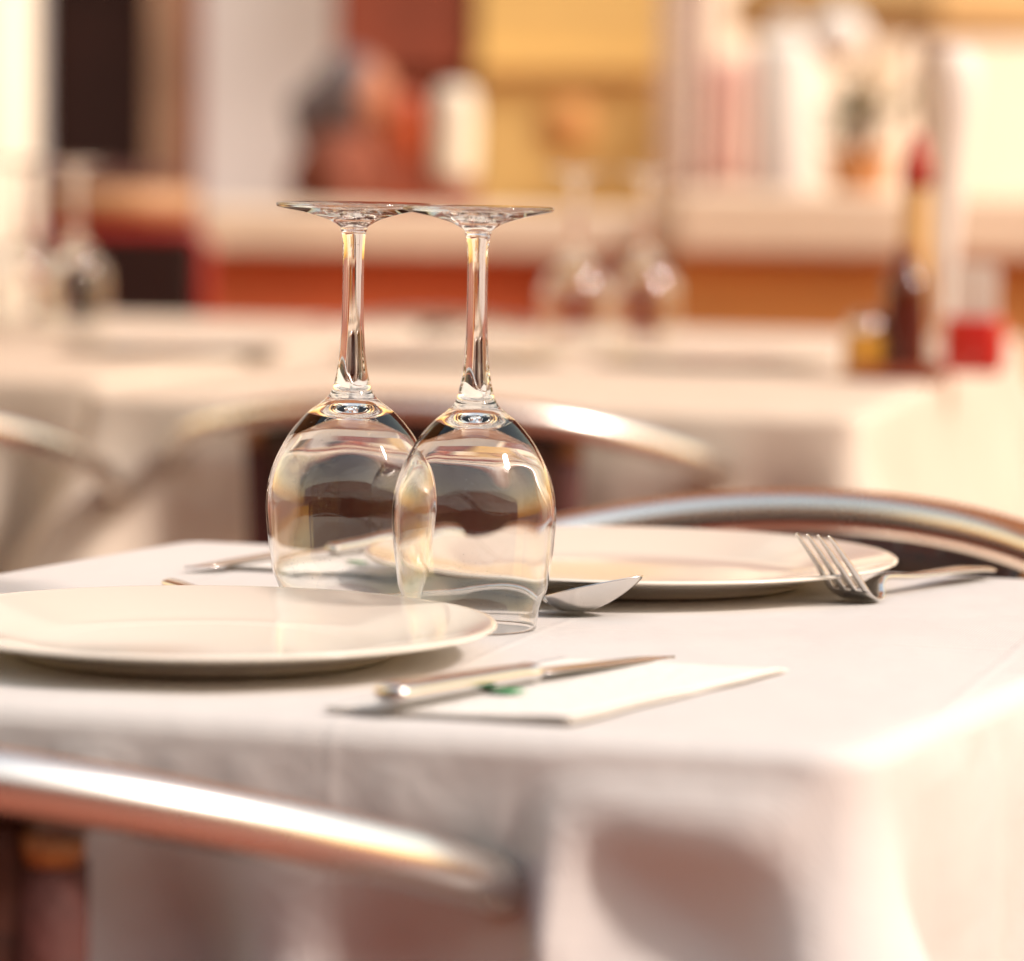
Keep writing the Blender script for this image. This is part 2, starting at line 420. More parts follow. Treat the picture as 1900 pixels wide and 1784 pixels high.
def under_table(c0, rot, LX, LY, label, shear=0.0):
    t = empty('restaurant_table', (c0[0], c0[1], 0), rot, label=label, cat='table', group='square tables under white cloths')
    bm = bmesh.new(); box(bm, -LX + 0.03, -0.03, 0.03, LY - 0.03, ZT - 0.036, ZT - 0.006)
    for v in bm.verts: v.co.x += shear * v.co.y
    build('tabletop', bm, M['table'], t, smooth=False, bevel=0.008)
    for sx in (-LX + 0.12, -0.07):
        for sy in (0.07, LY - 0.07):
            bm = bmesh.new(); tube(bm, [(sx, sy, 0.0), (sx, sy, ZT - 0.037)], [0.018, 0.024], 12); build('leg', bm, M['darkmetal'], t)
    return t

ROT = R(-16)
C0 = at(1600, 1398, ZT)
def near_detail(s, ds, h, first, far):
    # s runs from the front right corner to the left along the front edge
    if s > 0.55: return 0.0, 0.0
    o = 0.0
    t = s + 0.022
    # the band under the edge bulges, then tucks in beneath
    win = sst(0.0, 0.045, t) * (1 - sst(0.10, 0.14, t))
    o += win * (0.010 * gau(h - 0.022, 0.020) - 0.010 * sst(0.022, 0.085, h))
    # a fold, pushed out by the chair's arm, runs down and to the right
    L = (h - 0.030) - (0.118 - t) * 0.85
    o += 0.044 * sst(-0.022, 0.056, L) * (1 - sst(0.114, 0.138, t)) * (1 - 0.5 * sst(0.06, 0.16, L))
    # the cloth hangs straight behind the chair's back
    o -= 0.022 * sst(0.13, 0.17, t) * sst(0.02, 0.10, h)
    o += 0.012 * sst(0.02, 0.12, h) * math.sin((t - 0.1) * 55) * sst(0.15, 0.2, t)
    return o, 0.0

LX1, LY1, SHEAR = 0.64, 0.665, 0.15   # the nearest table is not quite square
cloth('tablecloth', C0, ROT, LX1, LY1, 0.40, 0.006, 3, 'white linen cloth on the nearest table, under the two upturned glasses', 'white tablecloths', near_detail, 'cloth', SHEAR)
under_table(C0, ROT, LX1, LY1, 'table under the nearest white cloth with two plates', SHEAR)
ROT2 = R(-12.5)
Cm = at(1605, 772, ZT)
LX2, LY2 = 0.76, 1.72
cloth('tablecloth', Cm, ROT2, LX2, LY2, 0.42, 0.014, 11, 'long white cloth on the middle table that holds the bottles', 'white tablecloths')
under_table(Cm, ROT2, LX2, LY2, 'long table under the white cloth that holds the bottles')
Cl = at(196, 704, ZT)
cloth('tablecloth', Cl, ROT2, 0.85, 1.5, 0.42, 0.014, 17, 'white cloth on the table cut off by the left edge', 'white tablecloths')
under_table(Cl, ROT2, 0.85, 1.5, 'table under the white cloth at the left edge')


# ------------------------------------------------------------------ chairs
RR, Z0, DZ, TR = 0.282, 0.7480, 0.096, 0.0128
def rail_pt(th, r=RR):
    t = max(-PI / 2, min(PI / 2, th)); ex = (abs(th) - abs(t)) * RR
    return Vector((r * math.sin(t), -r * math.cos(t) + ex, Z0 - DZ * (1 - math.cos(t)) - ex * 0.12))
def make_chair():
    c = empty('bistro_chair')
    pts = [rail_pt(R(a)) for a in range(-110, 111, 4)]
    # arms turn down into the front legs
    def down(p, sx):
        out = []
        for k in range(1, 9):
            a = R(90 * k / 8); out.append(p + Vector((0, 0.05 * math.sin(a), -0.05 * (1 - math.cos(a)))))
        return out
    R_, L_ = down(pts[-1], 1), down(pts[0], -1)
    bm = bmesh.new(); tube(bm, L_[::-1] + pts + R_, TR, 20); build('back_rail', bm, M['alu'], c)
    for p in (R_[-1], L_[-1]):
        bm = bmesh.new(); tube(bm, [p + Vector((0, 0, -0.001)), (p.x * 0.97, p.y, 0.35), (p.x * 0.97, p.y + 0.01, 0.0)], TR, 16); build('leg', bm, M['alu'], c)
    for sx in (-1, 1):
        a = R(33.2 * sx); q = (RR - 0.035) * math.sin(a), -(RR - 0.035) * math.cos(a)
        bm = bmesh.new(); tube(bm, [(q[0], q[1], 0.4395), (q[0] * 1.04, q[1] * 1.04, 0.2), (q[0] * 1.1, q[1] * 1.1, 0.0)], [TR * 0.9] * 3, 16); build('leg', bm, M['alu'], c)
    # woven back panel between two cane posts
    bm = bmesh.new(); uvl = bm.loops.layers.uv.new('UVMap')
    na, nz, A = 26, 14, 31
    g = []
    for i in range(na + 1):
        a = R(-A + 2 * A * i / na); col = []
        for j in range(nz + 1):
            f = j / nz; top = rail_pt(a, RR - 0.010).z - 0.014; z = 0.47 + (top - 0.47) * f
            rr = RR - 0.035 + 0.025 * f
            col.append(bm.verts.new((rr * math.sin(a), -rr * math.cos(a), z)))
        g.append(col)
    for i in range(na):
        for j in range(nz):
            f = bm.faces.new((g[i][j], g[i + 1][j], g[i + 1][j + 1], g[i][j + 1]))
            for lp, (a, b) in zip(f.loops, ((i, j), (i + 1, j), (i + 1, j + 1), (i, j + 1))): lp[uvl].uv = (a / na, b / nz)
    raw('backrest', bm, M['weave'], c, solid=0.014)
    for sx in (-1, 1):
        a = R((A + 2.2) * sx); q = rail_pt(a, RR - 0.020)
        bm = bmesh.new(); tube(bm, [((RR - 0.035) * math.sin(a), -(RR - 0.035) * math.cos(a), 0.44), (q.x, q.y, q.z - 0.030)], 0.0145, 16)
        post = build('back_post', bm, M['cane'], c)
        bm = bmesh.new(); tube(bm, [(q.x, q.y, q.z - 0.031), (q.x * 1.03, q.y * 1.03, q.z - 0.016)], 0.0125, 16); build('binding', bm, M['cap'], post)
    bm = bmesh.new(); lathe(bm, [(0, 0.435), (0.215, 0.435), (0.228, 0.445), (0.225, 0.458), (0.2, 0.462), (0, 0.455)], 40)
    uvl = bm.loops.layers.uv.new('UVMap')
    for f in bm.faces:
        for lp in f.loops: lp[uvl].uv = (lp.vert.co.x * 2, lp.vert.co.y * 2)
    build('seat', bm, M['weave'], c)
    return c

chairs = [  # x, y, facing (deg), label
    (-0.2336, 1.6682, 70.3, 'bistro chair nearest the camera, its bright metal rail crossing the front of the cloth'),
    (-0.0450, 3.6350, 78.0, 'bistro chair behind the two upturned glasses, tucked under the middle table'),
    (0.0950, 2.1700, 244.4, 'bistro chair facing the camera beyond the plate, its dark rail above brown weave'),
    (-0.6629, 3.5784, 91.4, 'bistro chair cut off by the left edge, with a bright spot on its rail'),
]
proto = make_chair()
p5 = at(760, 592, 0.752)
chairs.append((p5.x, p5.y - 0.24, 262, 'bistro chair at the far end of the middle table, only its rail showing'))
hd = atd(600, 260, 10.0)
chairs.append((hd.x + 0.02, 10.05, 10, 'bistro chair under the person beyond the low wall'))
for i, (x, y, a, lb) in enumerate(chairs):
    o = proto if i == 0 else copy_tree(proto)
    o.location = (x, y, 0); o.rotation_euler = (0, 0, R(a - 90))
    tag(o, lb, 'chair', 'metal and wicker bistro chairs')


# ------------------------------------------------------------------ wine glasses (upside down)
K = 0.2658e-3
def zpx(y): return (1163 - y) * K
OUT = [(118, 1163), (125, 1124), (137.5, 1090), (142.5, 1057), (147, 1023), (150, 989), (151, 960), (148, 922), (140, 888), (126, 855), (107, 821), (79, 787), (56, 768), (44, 757), (36, 744), (30, 722), (25, 690), (22, 655), (20, 619), (19, 552), (19, 490), (21, 455), (22, 446)]
FOOT = [(23, 444), (24.5, 440), (23.8, 437), (27, 434), (36, 428), (50, 421), (84, 411), (115, 404.5), (134, 400), (137.6, 397.5), (138.3, 394.5), (137, 391.8), (130, 390.4), (100, 389.6), (60, 390.6), (30, 392.5), (0, 393.5)]
INN = [(0, 776), (20, 778.5), (40, 785), (68, 799), (98, 823), (119, 853.5), (134.5, 888), (143, 922), (146.3, 960), (145.4, 989), (142.6, 1023), (138.3, 1057), (133.5, 1090), (121.5, 1124), (115, 1163)]
def sp(pts, k=5): return [(max(r, 0) * K, zpx(y)) for r, y in smoothprof(pts, k)]
def set_normals(o, prof):
    """smooth normals from the whole profile so that bowl, stem and foot meet without a seam"""
    me = o.data; nr = []
    for v in me.vertices:
        r = math.hypot(v.co.x, v.co.y); i = min(range(len(prof)), key=lambda i: (prof[i][0] - r) ** 2 + (prof[i][1] - v.co.z) ** 2)
        a, b = prof[max(i - 1, 0)], prof[min(i + 1, len(prof) - 1)]
        dr, dz = b[0] - a[0], b[1] - a[1]
        L = math.hypot(dr, dz) or 1
        n2 = (dz / L, -dr / L)   # outward for a profile running up the outside and down the inside
        if r < 1e-6: nr.append((0, 0, math.copysign(1, n2[1]))); continue
        # blown glass is never quite even: a slow waviness, and drawn-out streaks along the stem
        th = math.atan2(v.co.y, v.co.x); wv = noise.noise_vector(v.co * 55) * (0.006 + 0.010 * sst(zpx(1040), zpx(880), v.co.z))
        st = sst(zpx(740), zpx(700), v.co.z) * (1 - sst(zpx(470), zpx(446), v.co.z))
        tw = st * (0.10 * math.sin(7 * th + 1.3) + 0.07 * math.sin(13 * th + 30 * v.co.z))
        q = Vector((n2[0] * v.co.x / r - tw * math.sin(th), n2[0] * v.co.y / r + tw * math.cos(th), n2[1])) + wv
        nr.append(q.normalized())
    me.normals_split_custom_set_from_vertices(nr)

def make_glass(n=80):
    g = empty('wine_glass')
    bo, ft, inn = sp(OUT), sp(FOOT), sp(INN)
    lip = [(115.6 * K, zpx(1164.2)), (116.6 * K, zpx(1164.8)), (117.6 * K, zpx(1164.2))]
    isp = next(i for i, (r, z) in enumerate(bo) if z >= zpx(742))
    ring = [(22.6 * K, zpx(445))]
    whole = [(0, zpx(776))][:0] + inn[:-1] + [inn[-1]] + lip + bo + ring + ft      # inside apex -> lip -> up the outside -> foot
    def mk(name, prof):
        bm = bmesh.new(); lathe(bm, prof, n)
        o = raw(name, bm, M['glass'], g)
        # face direction: outward from the glass
        return o
    parts = [mk('bowl', inn + lip + bo[:isp + 1]), mk('stem', bo[isp:] + ring), mk('foot', ring + ft)]
    for o in parts:
        set_normals(o, whole)
        try: o.cycles.is_caustics_caster = True
        except Exception: pass
    return g

gproto = make_glass()
gr = at(876.5, 1163, ZT + 0.0015)
g0 = at(650, 1134, ZT)
gd = (gr + Vector((-0.045, 0.046, 0)))
glasses = [
    (gr.x, gr.y, 1.0, 'clear upturned wine glass in front, its bowl overlapping the other one', 'upturned wine glasses on the nearest table'),
    (g0.x, gr.y + 0.056, 1.06, 'clear upturned wine glass partly hidden by the glass in front', 'upturned wine glasses on the nearest table'),
]
for u, v, lb in ((1066, 655, 'blurred upturned wine glass, nearer the two sharp glasses of the middle table pair'), (1196, 652, 'blurred upturned wine glass of the middle table pair, nearer the dark bottle')):
    p = at(u, v, ZT); glasses.append((p.x, p.y, 1.06, lb, 'upturned wine glasses on the middle table'))
for u, v, lb in ((140, 622, 'blurred upturned wine glass before the dark maroon chair back'), (40, 612, 'blurred upturned wine glass in front of the cream column')):
    p = at(u, v, ZT); glasses.append((p.x, p.y, 1.06, lb, 'upturned wine glasses on the left table'))
for i, (x, y, s, lb, gp) in enumerate(glasses):
    o = gproto if i == 0 else copy_tree(gproto)
    o.location = (x, y, ZT + 0.0018); o.scale = (s, s, 1.0 if i == 1 else s); o.rotation_euler = (0, 0, i * 0.7)
    tag(o, lb, 'wine glass', gp)


# ------------------------------------------------------------------ plates
def make_plate():
    prof = [(0, 0.0042), (0.070, 0.0043), (0.085, 0.0056), (0.100, 0.0083), (0.118, 0.0116), (0.136, 0.0148), (0.1425, 0.0158), (0.1450, 0.0152), (0.1445, 0.0138), (0.136, 0.0120), (0.112, 0.0075), (0.099, 0.0035), (0.094, 0.0005), (0.090, 0.0), (0.087, 0.0012), (0.084, 0.0018), (0, 0.0018)]
    bm = bmesh.new(); lathe(bm, [(0, 0.0042)] + smoothprof(prof[1:-1], 4) + [(0, 0.0018)], 96)
    return build('dinner_plate', bm, M['china'])
pp = make_plate(); c = at(1170, 1027, ZT + 0.015)
pp.location = (c.x, 2.055, ZT + 0.0012); tag(pp, 'white china plate behind the glasses, beside the fork', 'plate', 'white plates on the nearest table')
p2 = pp.copy(); COL.objects.link(p2)
c2 = at(375, 1160, ZT + 0.0152)
p2.location = (c2.x, c2.y + 0.012, ZT + 0.0012); p2.scale = (0.93, 0.93, 1.0); tag(p2, 'white china plate in front of the glasses, above the chair rail', 'plate', 'white plates on the nearest table')


for u, v, sc, lb in ((842, 668, 0.95, 'blurred white plate near the middle of the long white cloth'), (1330, 676, 0.95, 'blurred white plate on the long white cloth, left of the amber jar'), (330, 652, 0.95, 'blurred white plate on the left edge table')):
    p3 = pp.copy(); COL.objects.link(p3); q = at(u, v, ZT); p3.location = (q.x, q.y, ZT + 0.002); p3.scale = (sc, sc, 0.55); tag(p3, lb, 'plate', 'white plates on the tables behind')

# ------------------------------------------------------------------ cutlery
UP = Vector((0, 0, 1))
def frame(a, b):
    """place local +x from a to b (table points)"""
    d = b - a; return a, math.atan2(d.y, d.x), d.length

def path_secs(ctrl, k=5):
    """ctrl: (x, z, half width, half thickness) along local x"""
    q = smoothprof(ctrl, k); out = []
    for i, (x, z, hw, ht) in enumerate(q):
        a, b = q[max(i - 1, 0)], q[min(i + 1, len(q) - 1)]
        t = Vector((b[0] - a[0], 0, b[1] - a[1])).normalized(); up = Vector((-t.z, 0, t.x))
        out.append(((x, 0, z), (0, 1, 0), hw, up, ht))
    return out

def make_fork(L):
    f = empty('fork')
    bm = bmesh.new()
    k = L / 0.2
    ctrl = [(0.0, 0.0045, 0.0045, 0.0012), (0.004, 0.0045, 0.0085, 0.0013), (0.02, 0.0060, 0.0105, 0.0013), (0.05, 0.0070, 0.0075, 0.0014), (0.09, 0.0080, 0.0042, 0.0016), (0.112, 0.0098, 0.0035, 0.0018), (0.122, 0.0100, 0.0040, 0.0018), (0.130, 0.0075, 0.0062, 0.0016), (0.136, 0.0028, 0.0100, 0.0013), (0.144, 0.0014, 0.0122, 0.0011), (0.152, 0.0035, 0.0126, 0.0010), (0.158, 0.0075, 0.0124, 0.0009)]
    loft(bm, path_secs([(x * k, z, w, h) for x, z, w, h in ctrl]), 16); build('handle', bm, M['steel'], f)
    for j in range(4):
        y0 = (j - 1.5) * 0.0068
        bm = bmesh.new(); secs = []
        q = smoothprof([(0.1572, 0.0068, 1.0), (0.164, 0.0125, 1.0), (0.174, 0.0210, 0.92), (0.186, 0.0305, 0.75), (0.195, 0.0372, 0.5), (0.1975, 0.0388, 0.18)], 4)
        for i, (x, z, s) in enumerate(q):
            a, b = q[max(i - 1, 0)], q[min(i + 1, len(q) - 1)]
            t = Vector((b[0] - a[0], 0, b[1] - a[1])).normalized(); up = Vector((-t.z, 0, t.x))
            secs.append(((x * k, y0 * (1 - 0.08 * i / len(q)), z), (0, 1, 0), 0.0020 * s, up, 0.0010 * max(s, 0.4)))
        loft(bm, secs, 10, 3); build('tine', bm, M['steel'], f)
    return f
fa, fb = at(1866, 1062, ZT + 0.004), at(1592, 1127, ZT)
fk = make_fork(0.205)
loc, rz, L = frame(fa, fb)
fk.location = (fa.x - 0.011, fa.y, ZT + 0.0012); fk.rotation_euler = (0, 0, rz)
tag(fk, 'silver fork lying tines up beside the rear plate', 'fork')

def make_spoon(L=0.145):
    s = empty('spoon')
    bm = bmesh.new()
    hctrl = [(0, 0.0042, 0.0035, 0.0011), (0.003, 0.0042, 0.0070, 0.0012), (0.016, 0.0052, 0.0075, 0.0012), (0.04, 0.0080, 0.0046, 0.0013), (0.066, 0.0118, 0.0030, 0.0015), (0.083, 0.0120, 0.0026, 0.0017), (0.093, 0.0085, 0.0028, 0.0017), (0.098, 0.0052, 0.0036, 0.0015)]
    loft(bm, path_secs(hctrl), 14); build('handle', bm, M['steel'], s)
    # bowl: oval dish tilted up towards its tip
    bm = bmesh.new(); nx, ny = 26, 14; g = []
    for i in range(nx + 1):
        u = i / nx; x = 0.0965 + 0.0500 * u
        hw = 0.0170 * (math.sin(PI * min(1, max(0, 0.02 + 0.96 * u)) ** 0.82)) ** 0.62 + 0.0022 * (1 - u) ** 3
        zr = 0.0078 + 0.0130 * u
        dep = 0.0118 * math.sin(PI * u ** 0.80) ** 0.75
        row = []
        for j in range(ny + 1):
            v = -1 + 2 * j / ny
            row.append(bm.verts.new((x, hw * v, max(0.0012, zr - dep * (1 - v * v) ** 0.85))))
        g.append(row)
    for i in range(nx):
        for j in range(ny): bm.faces.new((g[i][j], g[i + 1][j], g[i + 1][j + 1], g[i][j + 1]))
    bmesh.ops.remove_doubles(bm, verts=bm.verts, dist=1e-5)
    build('spoon_bowl', bm, M['steel'], s, solid=0.0011, sub=1)
    return s
s1 = make_spoon(); a, b = at(683, 1122, ZT), at(1190, 1150, ZT)
s1.location = (a.x, a.y, ZT + 0.001); s1.rotation_euler = (R(-7), 0, math.atan2(b.y - a.y, b.x - a.x))
tag(s1, 'silver teaspoon lying between the glasses and the rear plate', 'spoon')
def make_knife():
    k = empty('table_knife')
    bm = bmesh.new()
    h = [(0, 0.0052, 0.0035, 0.0022), (0.002, 0.0052, 0.0075, 0.0040), (0.012, 0.0052, 0.0088, 0.0046), (0.05, 0.0050, 0.0074, 0.0044), (0.09, 0.0048, 0.0060, 0.0042), (0.105, 0.0046, 0.0058, 0.0040), (0.110, 0.0046, 0.0064, 0.0042), (0.114, 0.0046, 0.0058, 0.0030)]
    loft(bm, path_secs(h), 18, 2.4); build('handle', bm, M['steel'], k)
    bm = bmesh.new(); secs = []
    for i in range(21):
        u = i / 20; x = 0.1135 + 0.113 * u
        lo = -0.0072 - 0.0022 * math.sin(PI * u) ; hi = 0.0055 + 0.0005 * u
        hi2 = hi - 0.0135 * max(0, (u - 0.80) / 0.20) ** 2.2
        lo2 = lo + 0.0020 * max(0, (u - 0.92) / 0.08) ** 2 + 0.004 * (1 - sst(0, 0.06, u))
        secs.append(((x, (hi2 + lo2) / 2, 0.0046 - 0.0024 * u), (0, 1, 0), max(0.0006, (hi2 - lo2) / 2), (0, 0, 1), 0.0010 - 0.0004 * u))
    loft(bm, secs, 12, 2); build('blade', bm, M['steel'], k)
    return k

def make_napkin(w, yv, seed):
    n_ = empty('paper_napkin')
    bm = bmesh.new(); nx, ny = 24, 34
    for lay in range(3):
        g = []
        for i in range(nx + 1):
            row = []
            for j in range(ny + 1):
                x, y = i / nx, j / ny
                ww = w * (1 - 0.01 * lay); ll = (1 - 0.012 * lay)
                edge = max(abs(x - 0.5), abs(y - 0.5)) * 2
                lift = (0.0003 + 0.0003 * lay) * (0.6 + 0.4 * noise.noise((x * 3, y * 3, seed + lay))) + 0.0012 * (lay + 1) / 3 * sst(0.55, 1, x) * sst(0.2, 0.9, 1 - y)
                row.append(bm.verts.new((ww * x + yv.x * y + 0.0012 * noise.noise((y * 5, seed, 0)), ll * yv.y * y + 0.0012 * noise.noise((x * 5, seed, 4)), 0.0004 + 0.0005 * lay + lift)))
            g.append(row)
        for i in range(nx):
            for j in range(ny): bm.faces.new((g[i][j], g[i + 1][j], g[i + 1][j + 1], g[i][j + 1]))
    raw('sheet', bm, M['napkin'], n_, solid=0.0003)
    bm = bmesh.new(); g = []
    for i in range(9):
        a = 2 * PI * i / 9
        bm.verts.new((0.0085 * math.cos(a) * (1 + 0.15 * math.sin(3 * a)), 0.0060 * math.sin(a), 0))
    bm.verts.ensure_lookup_table(); bm.faces.new(bm.verts[:])
    mk = build('printed_mark', bm, M['green'], n_, solid=0.0002)
    return n_, mk

a = at(602, 1326, ZT); b = at(1062, 1350, ZT); c_ = at(1465, 1250, ZT)
d_ = Matrix.Rotation(-math.atan2(b.y - a.y, b.x - a.x), 2) @ (c_ - b).xy
nk, mk = make_napkin((b - a).length, d_, 1)
nk.location = (a.x, a.y, ZT + 0.0012); nrz = math.atan2(b.y - a.y, b.x - a.x); nk.rotation_euler = (0, 0, nrz)
tag(nk, 'folded white paper napkin under the front knife', 'napkin', 'paper napkins with a green print')
def to_local(root, p, z):
    d = Vector((p.x, p.y, 0)) - Vector((root.location.x, root.location.y, 0)); c, s = math.cos(-root.rotation_euler[2]), math.sin(-root.rotation_euler[2])
    return Vector((d.x * c - d.y * s, d.x * s + d.y * c, z))
mk.location = to_local(nk, at(940, 1290, ZT + 0.003), 0.0040)
kn = make_knife(); a, b = at(716, 1300, ZT + 0.008), at(1290, 1201, ZT + 0.004)
kn.location = (a.x, a.y, ZT + 0.0055); kn.rotation_euler = (R(0), R(1.2), math.atan2(b.y - a.y, b.x - a.x))
tag(kn, 'silver table knife lying on the front napkin', 'knife', 'table knives on the nearest table')
a, b = at(846, 1012, ZT), at(296, 1072, ZT)
kn2 = copy_tree(kn); kn2.location = (a.x, a.y, ZT + 0.0055); kn2.rotation_euler = (0, R(1.2), math.atan2(b.y - a.y, b.x - a.x))
tag(kn2, 'silver table knife seen through the rear glass, beside the rear plate', 'knife', 'table knives on the nearest table')
kn3 = copy_tree(kn); a, b = at(312, 1096, ZT), at(505, 1150, ZT)
kn3.location = (a.x, a.y, ZT + 0.001); kn3.rotation_euler = (0, R(0.3), math.atan2(b.y - a.y, b.x - a.x))
kn3.scale = (0.6, 0.6, 0.6); tag(kn3, 'small silver butter knife hidden behind the front plate but for its handle tip', 'knife')
nk2 = copy_tree(nk); a = at(415, 1058, ZT)
nk2.location = (a.x, a.y, ZT + 0.0012); nk2.rotation_euler = (0, 0, R(-16)); nk2.scale = (1.0, 0.8, 0.8)
tag(nk2, 'folded white paper napkin under the knife beside the rear plate', 'napkin', 'paper napkins with a green print')


# ------------------------------------------------------------------ condiments on the middle table
def base(u, v): p = at(u, v, ZT); return Vector((p.x, p.y, ZT + 0.002))
p = base(1690, 706)
tr = empty('condiment_tray', p, R(-12), label='dark wooden tray under the bottles on the middle table', cat='tray')
bxo('base', (-0.055, 0.03, -0.03, 0.06, 0, 0.006), M['brown'], tr, bevel=0.002)
for d in ((-0.059, -0.0555, -0.034, 0.064), (0.0305, 0.034, -0.034, 0.064)): bxo('rim', (d[0], d[1], d[2], d[3], 0, 0.014), M['brown'], tr)
for d in ((-0.055, 0.03, -0.034, -0.0305), (-0.055, 0.03, 0.0605, 0.064)): bxo('rim', (d[0], d[1], d[2], d[3], 0, 0.014), M['brown'], tr)
def vessel(name, pos, prof, m, label, cat, parts=()):
    o = empty(name, pos, 0, label=label, cat=cat)
    bm = bmesh.new(); lathe(bm, smoothprof(prof, 3), 32); build('body', bm, m, o)
    for nm, pr, mm in parts:
        bm = bmesh.new(); lathe(bm, pr, 32); build(nm, bm, mm, o)
    return o
q = base(1678, 705)
vessel('vinegar_bottle', q + Vector((0, 0, 0.006)), [(0, 0), (0.022, 0), (0.0235, 0.004), (0.0235, 0.082), (0.021, 0.100), (0.012, 0.114), (0.010, 0.122), (0, 0.122)], M['vinegar'], 'short dark brown bottle in front on the condiment tray', 'bottle',
       [('cap', [(0, 0.1225), (0.0105, 0.1225), (0.0105, 0.135), (0.009, 0.137), (0, 0.137)], M['brown'])])
q2 = q + Vector((0.013, 0.046, 0.0))
vessel('oil_bottle', q2 + Vector((0, 0, 0.006)), [(0, 0), (0.0165, 0), (0.0175, 0.004), (0.0175, 0.10), (0.0165, 0.125), (0.0155, 0.150), (0.0150, 0.185), (0.0150, 0.198), (0, 0.198)], M['oil'], 'tall golden oil bottle with a red cap', 'bottle',
       [('cap', [(0, 0.1985), (0.0172, 0.1985), (0.0172, 0.222), (0.012, 0.235), (0.010, 0.252), (0.006, 0.256), (0, 0.256)], M['redcap'])])
q = base(1606, 703)
vessel('mustard_jar', q + Vector((0, 0, 0.0)), [(0, 0), (0.022, 0), (0.024, 0.004), (0.024, 0.040), (0.021, 0.047), (0, 0.047)], M['amber'], 'squat amber jar with a shiny lid beside the dark bottle', 'jar',
       [('lid', [(0, 0.0475), (0.0215, 0.0475), (0.0215, 0.058), (0.015, 0.066), (0.006, 0.070), (0, 0.071)], M['steel'])])
q = base(1806, 696)
nb = empty('napkin_holder', q, R(-14), label='red plastic holder with cream paper napkins standing in it', cat='napkin holder')
bm = bmesh.new(); secs = []
for zz, k in ((0, 0.80), (0.004, 0.92), (0.02, 1.0), (0.045, 1.0), (0.058, 0.97), (0.062, 0.93), (0.060, 0.88), (0.045, 0.88), (0.0036, 0.84)): secs.append(((0, 0, zz), (1, 0, 0), 0.034 * k, (0, 1, 0), 0.026 * k))
loft(bm, secs, 32, 4); build('cup', bm, M['redbox'], nb)
ns = empty('napkin_stack', q + Vector((0, 0, 0.0045)), R(-14), label='cream paper napkins standing in the red holder', cat='napkins')
bm = bmesh.new()
for i in range(7):
    y = -0.013 + i * 0.004; box(bm, -0.024 + 0.002 * (i % 3), 0.023 - 0.002 * (i % 2), y, y + 0.0032, 0, 0.112 + 0.005 * math.sin(i * 1.7))
build('sheets', bm, M['napkin'], ns, smooth=False)
q = base(1752, 672)
vessel('tall_vase', q, [(0, 0), (0.022, 0), (0.024, 0.004), (0.012, 0.02), (0.009, 0.06), (0.011, 0.12), (0.017, 0.19), (0.026, 0.26), (0.033, 0.31), (0.032, 0.345), (0.022, 0.365), (0.020, 0.365), (0.029, 0.34), (0.028, 0.30), (0, 0.2)], M['white'], 'tall slender cream vase, wide at its top, behind the red capped bottle', 'vase')


# ------------------------------------------------------------------ the terrace beyond: low walls, far seats
def quadbox(name, u0, u1, vt, vb, d, thick, m, parent=None, z0=None, bevel=0.0, wpos=None):
    """a box whose front face stands d metres away and spans the given stretch of the photo"""
    a, b = atd(u0, vt, d), atd(u1, vt, d)
    zb = atd(u0, vb, d).z if z0 is None else z0
    zt = (a.z + b.z) / 2
    o = bxo(name, (a.x, b.x, d, d + thick, zb, zt), m, parent, bevel=bevel)
    return o

lw = empty('low_wall', label='low terracotta wall with pale stone coping behind the glass stems', cat='wall', group='low terrace walls')
quadbox('wall', 384, 1245, 474, 0, 8.0, 0.34, M['terra'], lw, z0=0)
a = atd(384, 474, 8).z
x0, x1 = atd(384, 440, 8).x, atd(1245, 440, 8).x
bxo('coping', (x0 - 0.01, x1 - 0.002, 7.94, 8.40, atd(800, 474, 8).z + 0.001, atd(800, 388, 8).z), M['stone'], lw, bevel=0.012)
lw2 = empty('low_wall', label='low ochre wall with broad pale coping behind the dark bottle', cat='wall', group='low terrace walls')
x0, x1 = atd(1246, 440, 7.7).x, atd(2500, 440, 7.7).x
bxo('wall', (x0 + 0.01, x1, 7.7, 8.04, 0, atd(1450, 474, 7.7).z), M['ochrewall'], lw2)
bxo('coping', (x0, x1, 7.62, 8.1, atd(1450, 474, 7.7).z + 0.001, atd(1450, 356, 7.7).z), M['stone'], lw2, bevel=0.015)

mc = empty('padded_chair', label='dark maroon padded chair back with red piping and tan headrest', cat='chair')
a, b = atd(140, 432, 7.0), atd(382, 432, 7.0)
x0, x1 = a.x, b.x; zt = a.z
bxo('backrest', (x0 - 0.06, x1 - 0.02, 7.0, 7.06, 0.40, zt), M['maroon'], mc, bevel=0.015)
bm = bmesh.new(); tube(bm, [(x1 - 0.004, 7.01, 0.40), (x1 - 0.004, 7.01, zt - 0.02), (x1 - 0.02, 7.01, zt + 0.004), (x0 - 0.05, 7.01, zt + 0.004), (x0 - 0.065, 7.01, zt - 0.02), (x0 - 0.065, 7.01, 0.40)], 0.013, 10); build('piping', bm, M['redtrim'], mc)
bm = bmesh.new(); tube(bm, [(x0 - 0.06, 7.03, zt + 0.052), (x1 - 0.02, 7.03, zt + 0.052)], 0.034, 16); build('headrest', bm, M['tan'], mc)
bxo('seat', (x0 - 0.06, x1 - 0.02, 7.065, 7.5, 0.40, 0.47), M['maroon'], mc, bevel=0.02)
for lx in (x0 - 0.03, x1 - 0.05):
    for ly in (7.02, 7.45): bxo('leg', (lx - 0.02, lx + 0.02, ly - 0.02, ly + 0.02, 0, 0.399), M['brown'], mc)

pl_ = empty('planter_box', label='low mauve brown wooden planter before the dark doorway', cat='planter')
x0, x1 = atd(70, 330, 12).x, atd(300, 330, 12).x
bxo('box', (x0, x1, 12, 12.5, 0, atd(180, 318, 12).z), M['mauve'], pl_, bevel=0.01)

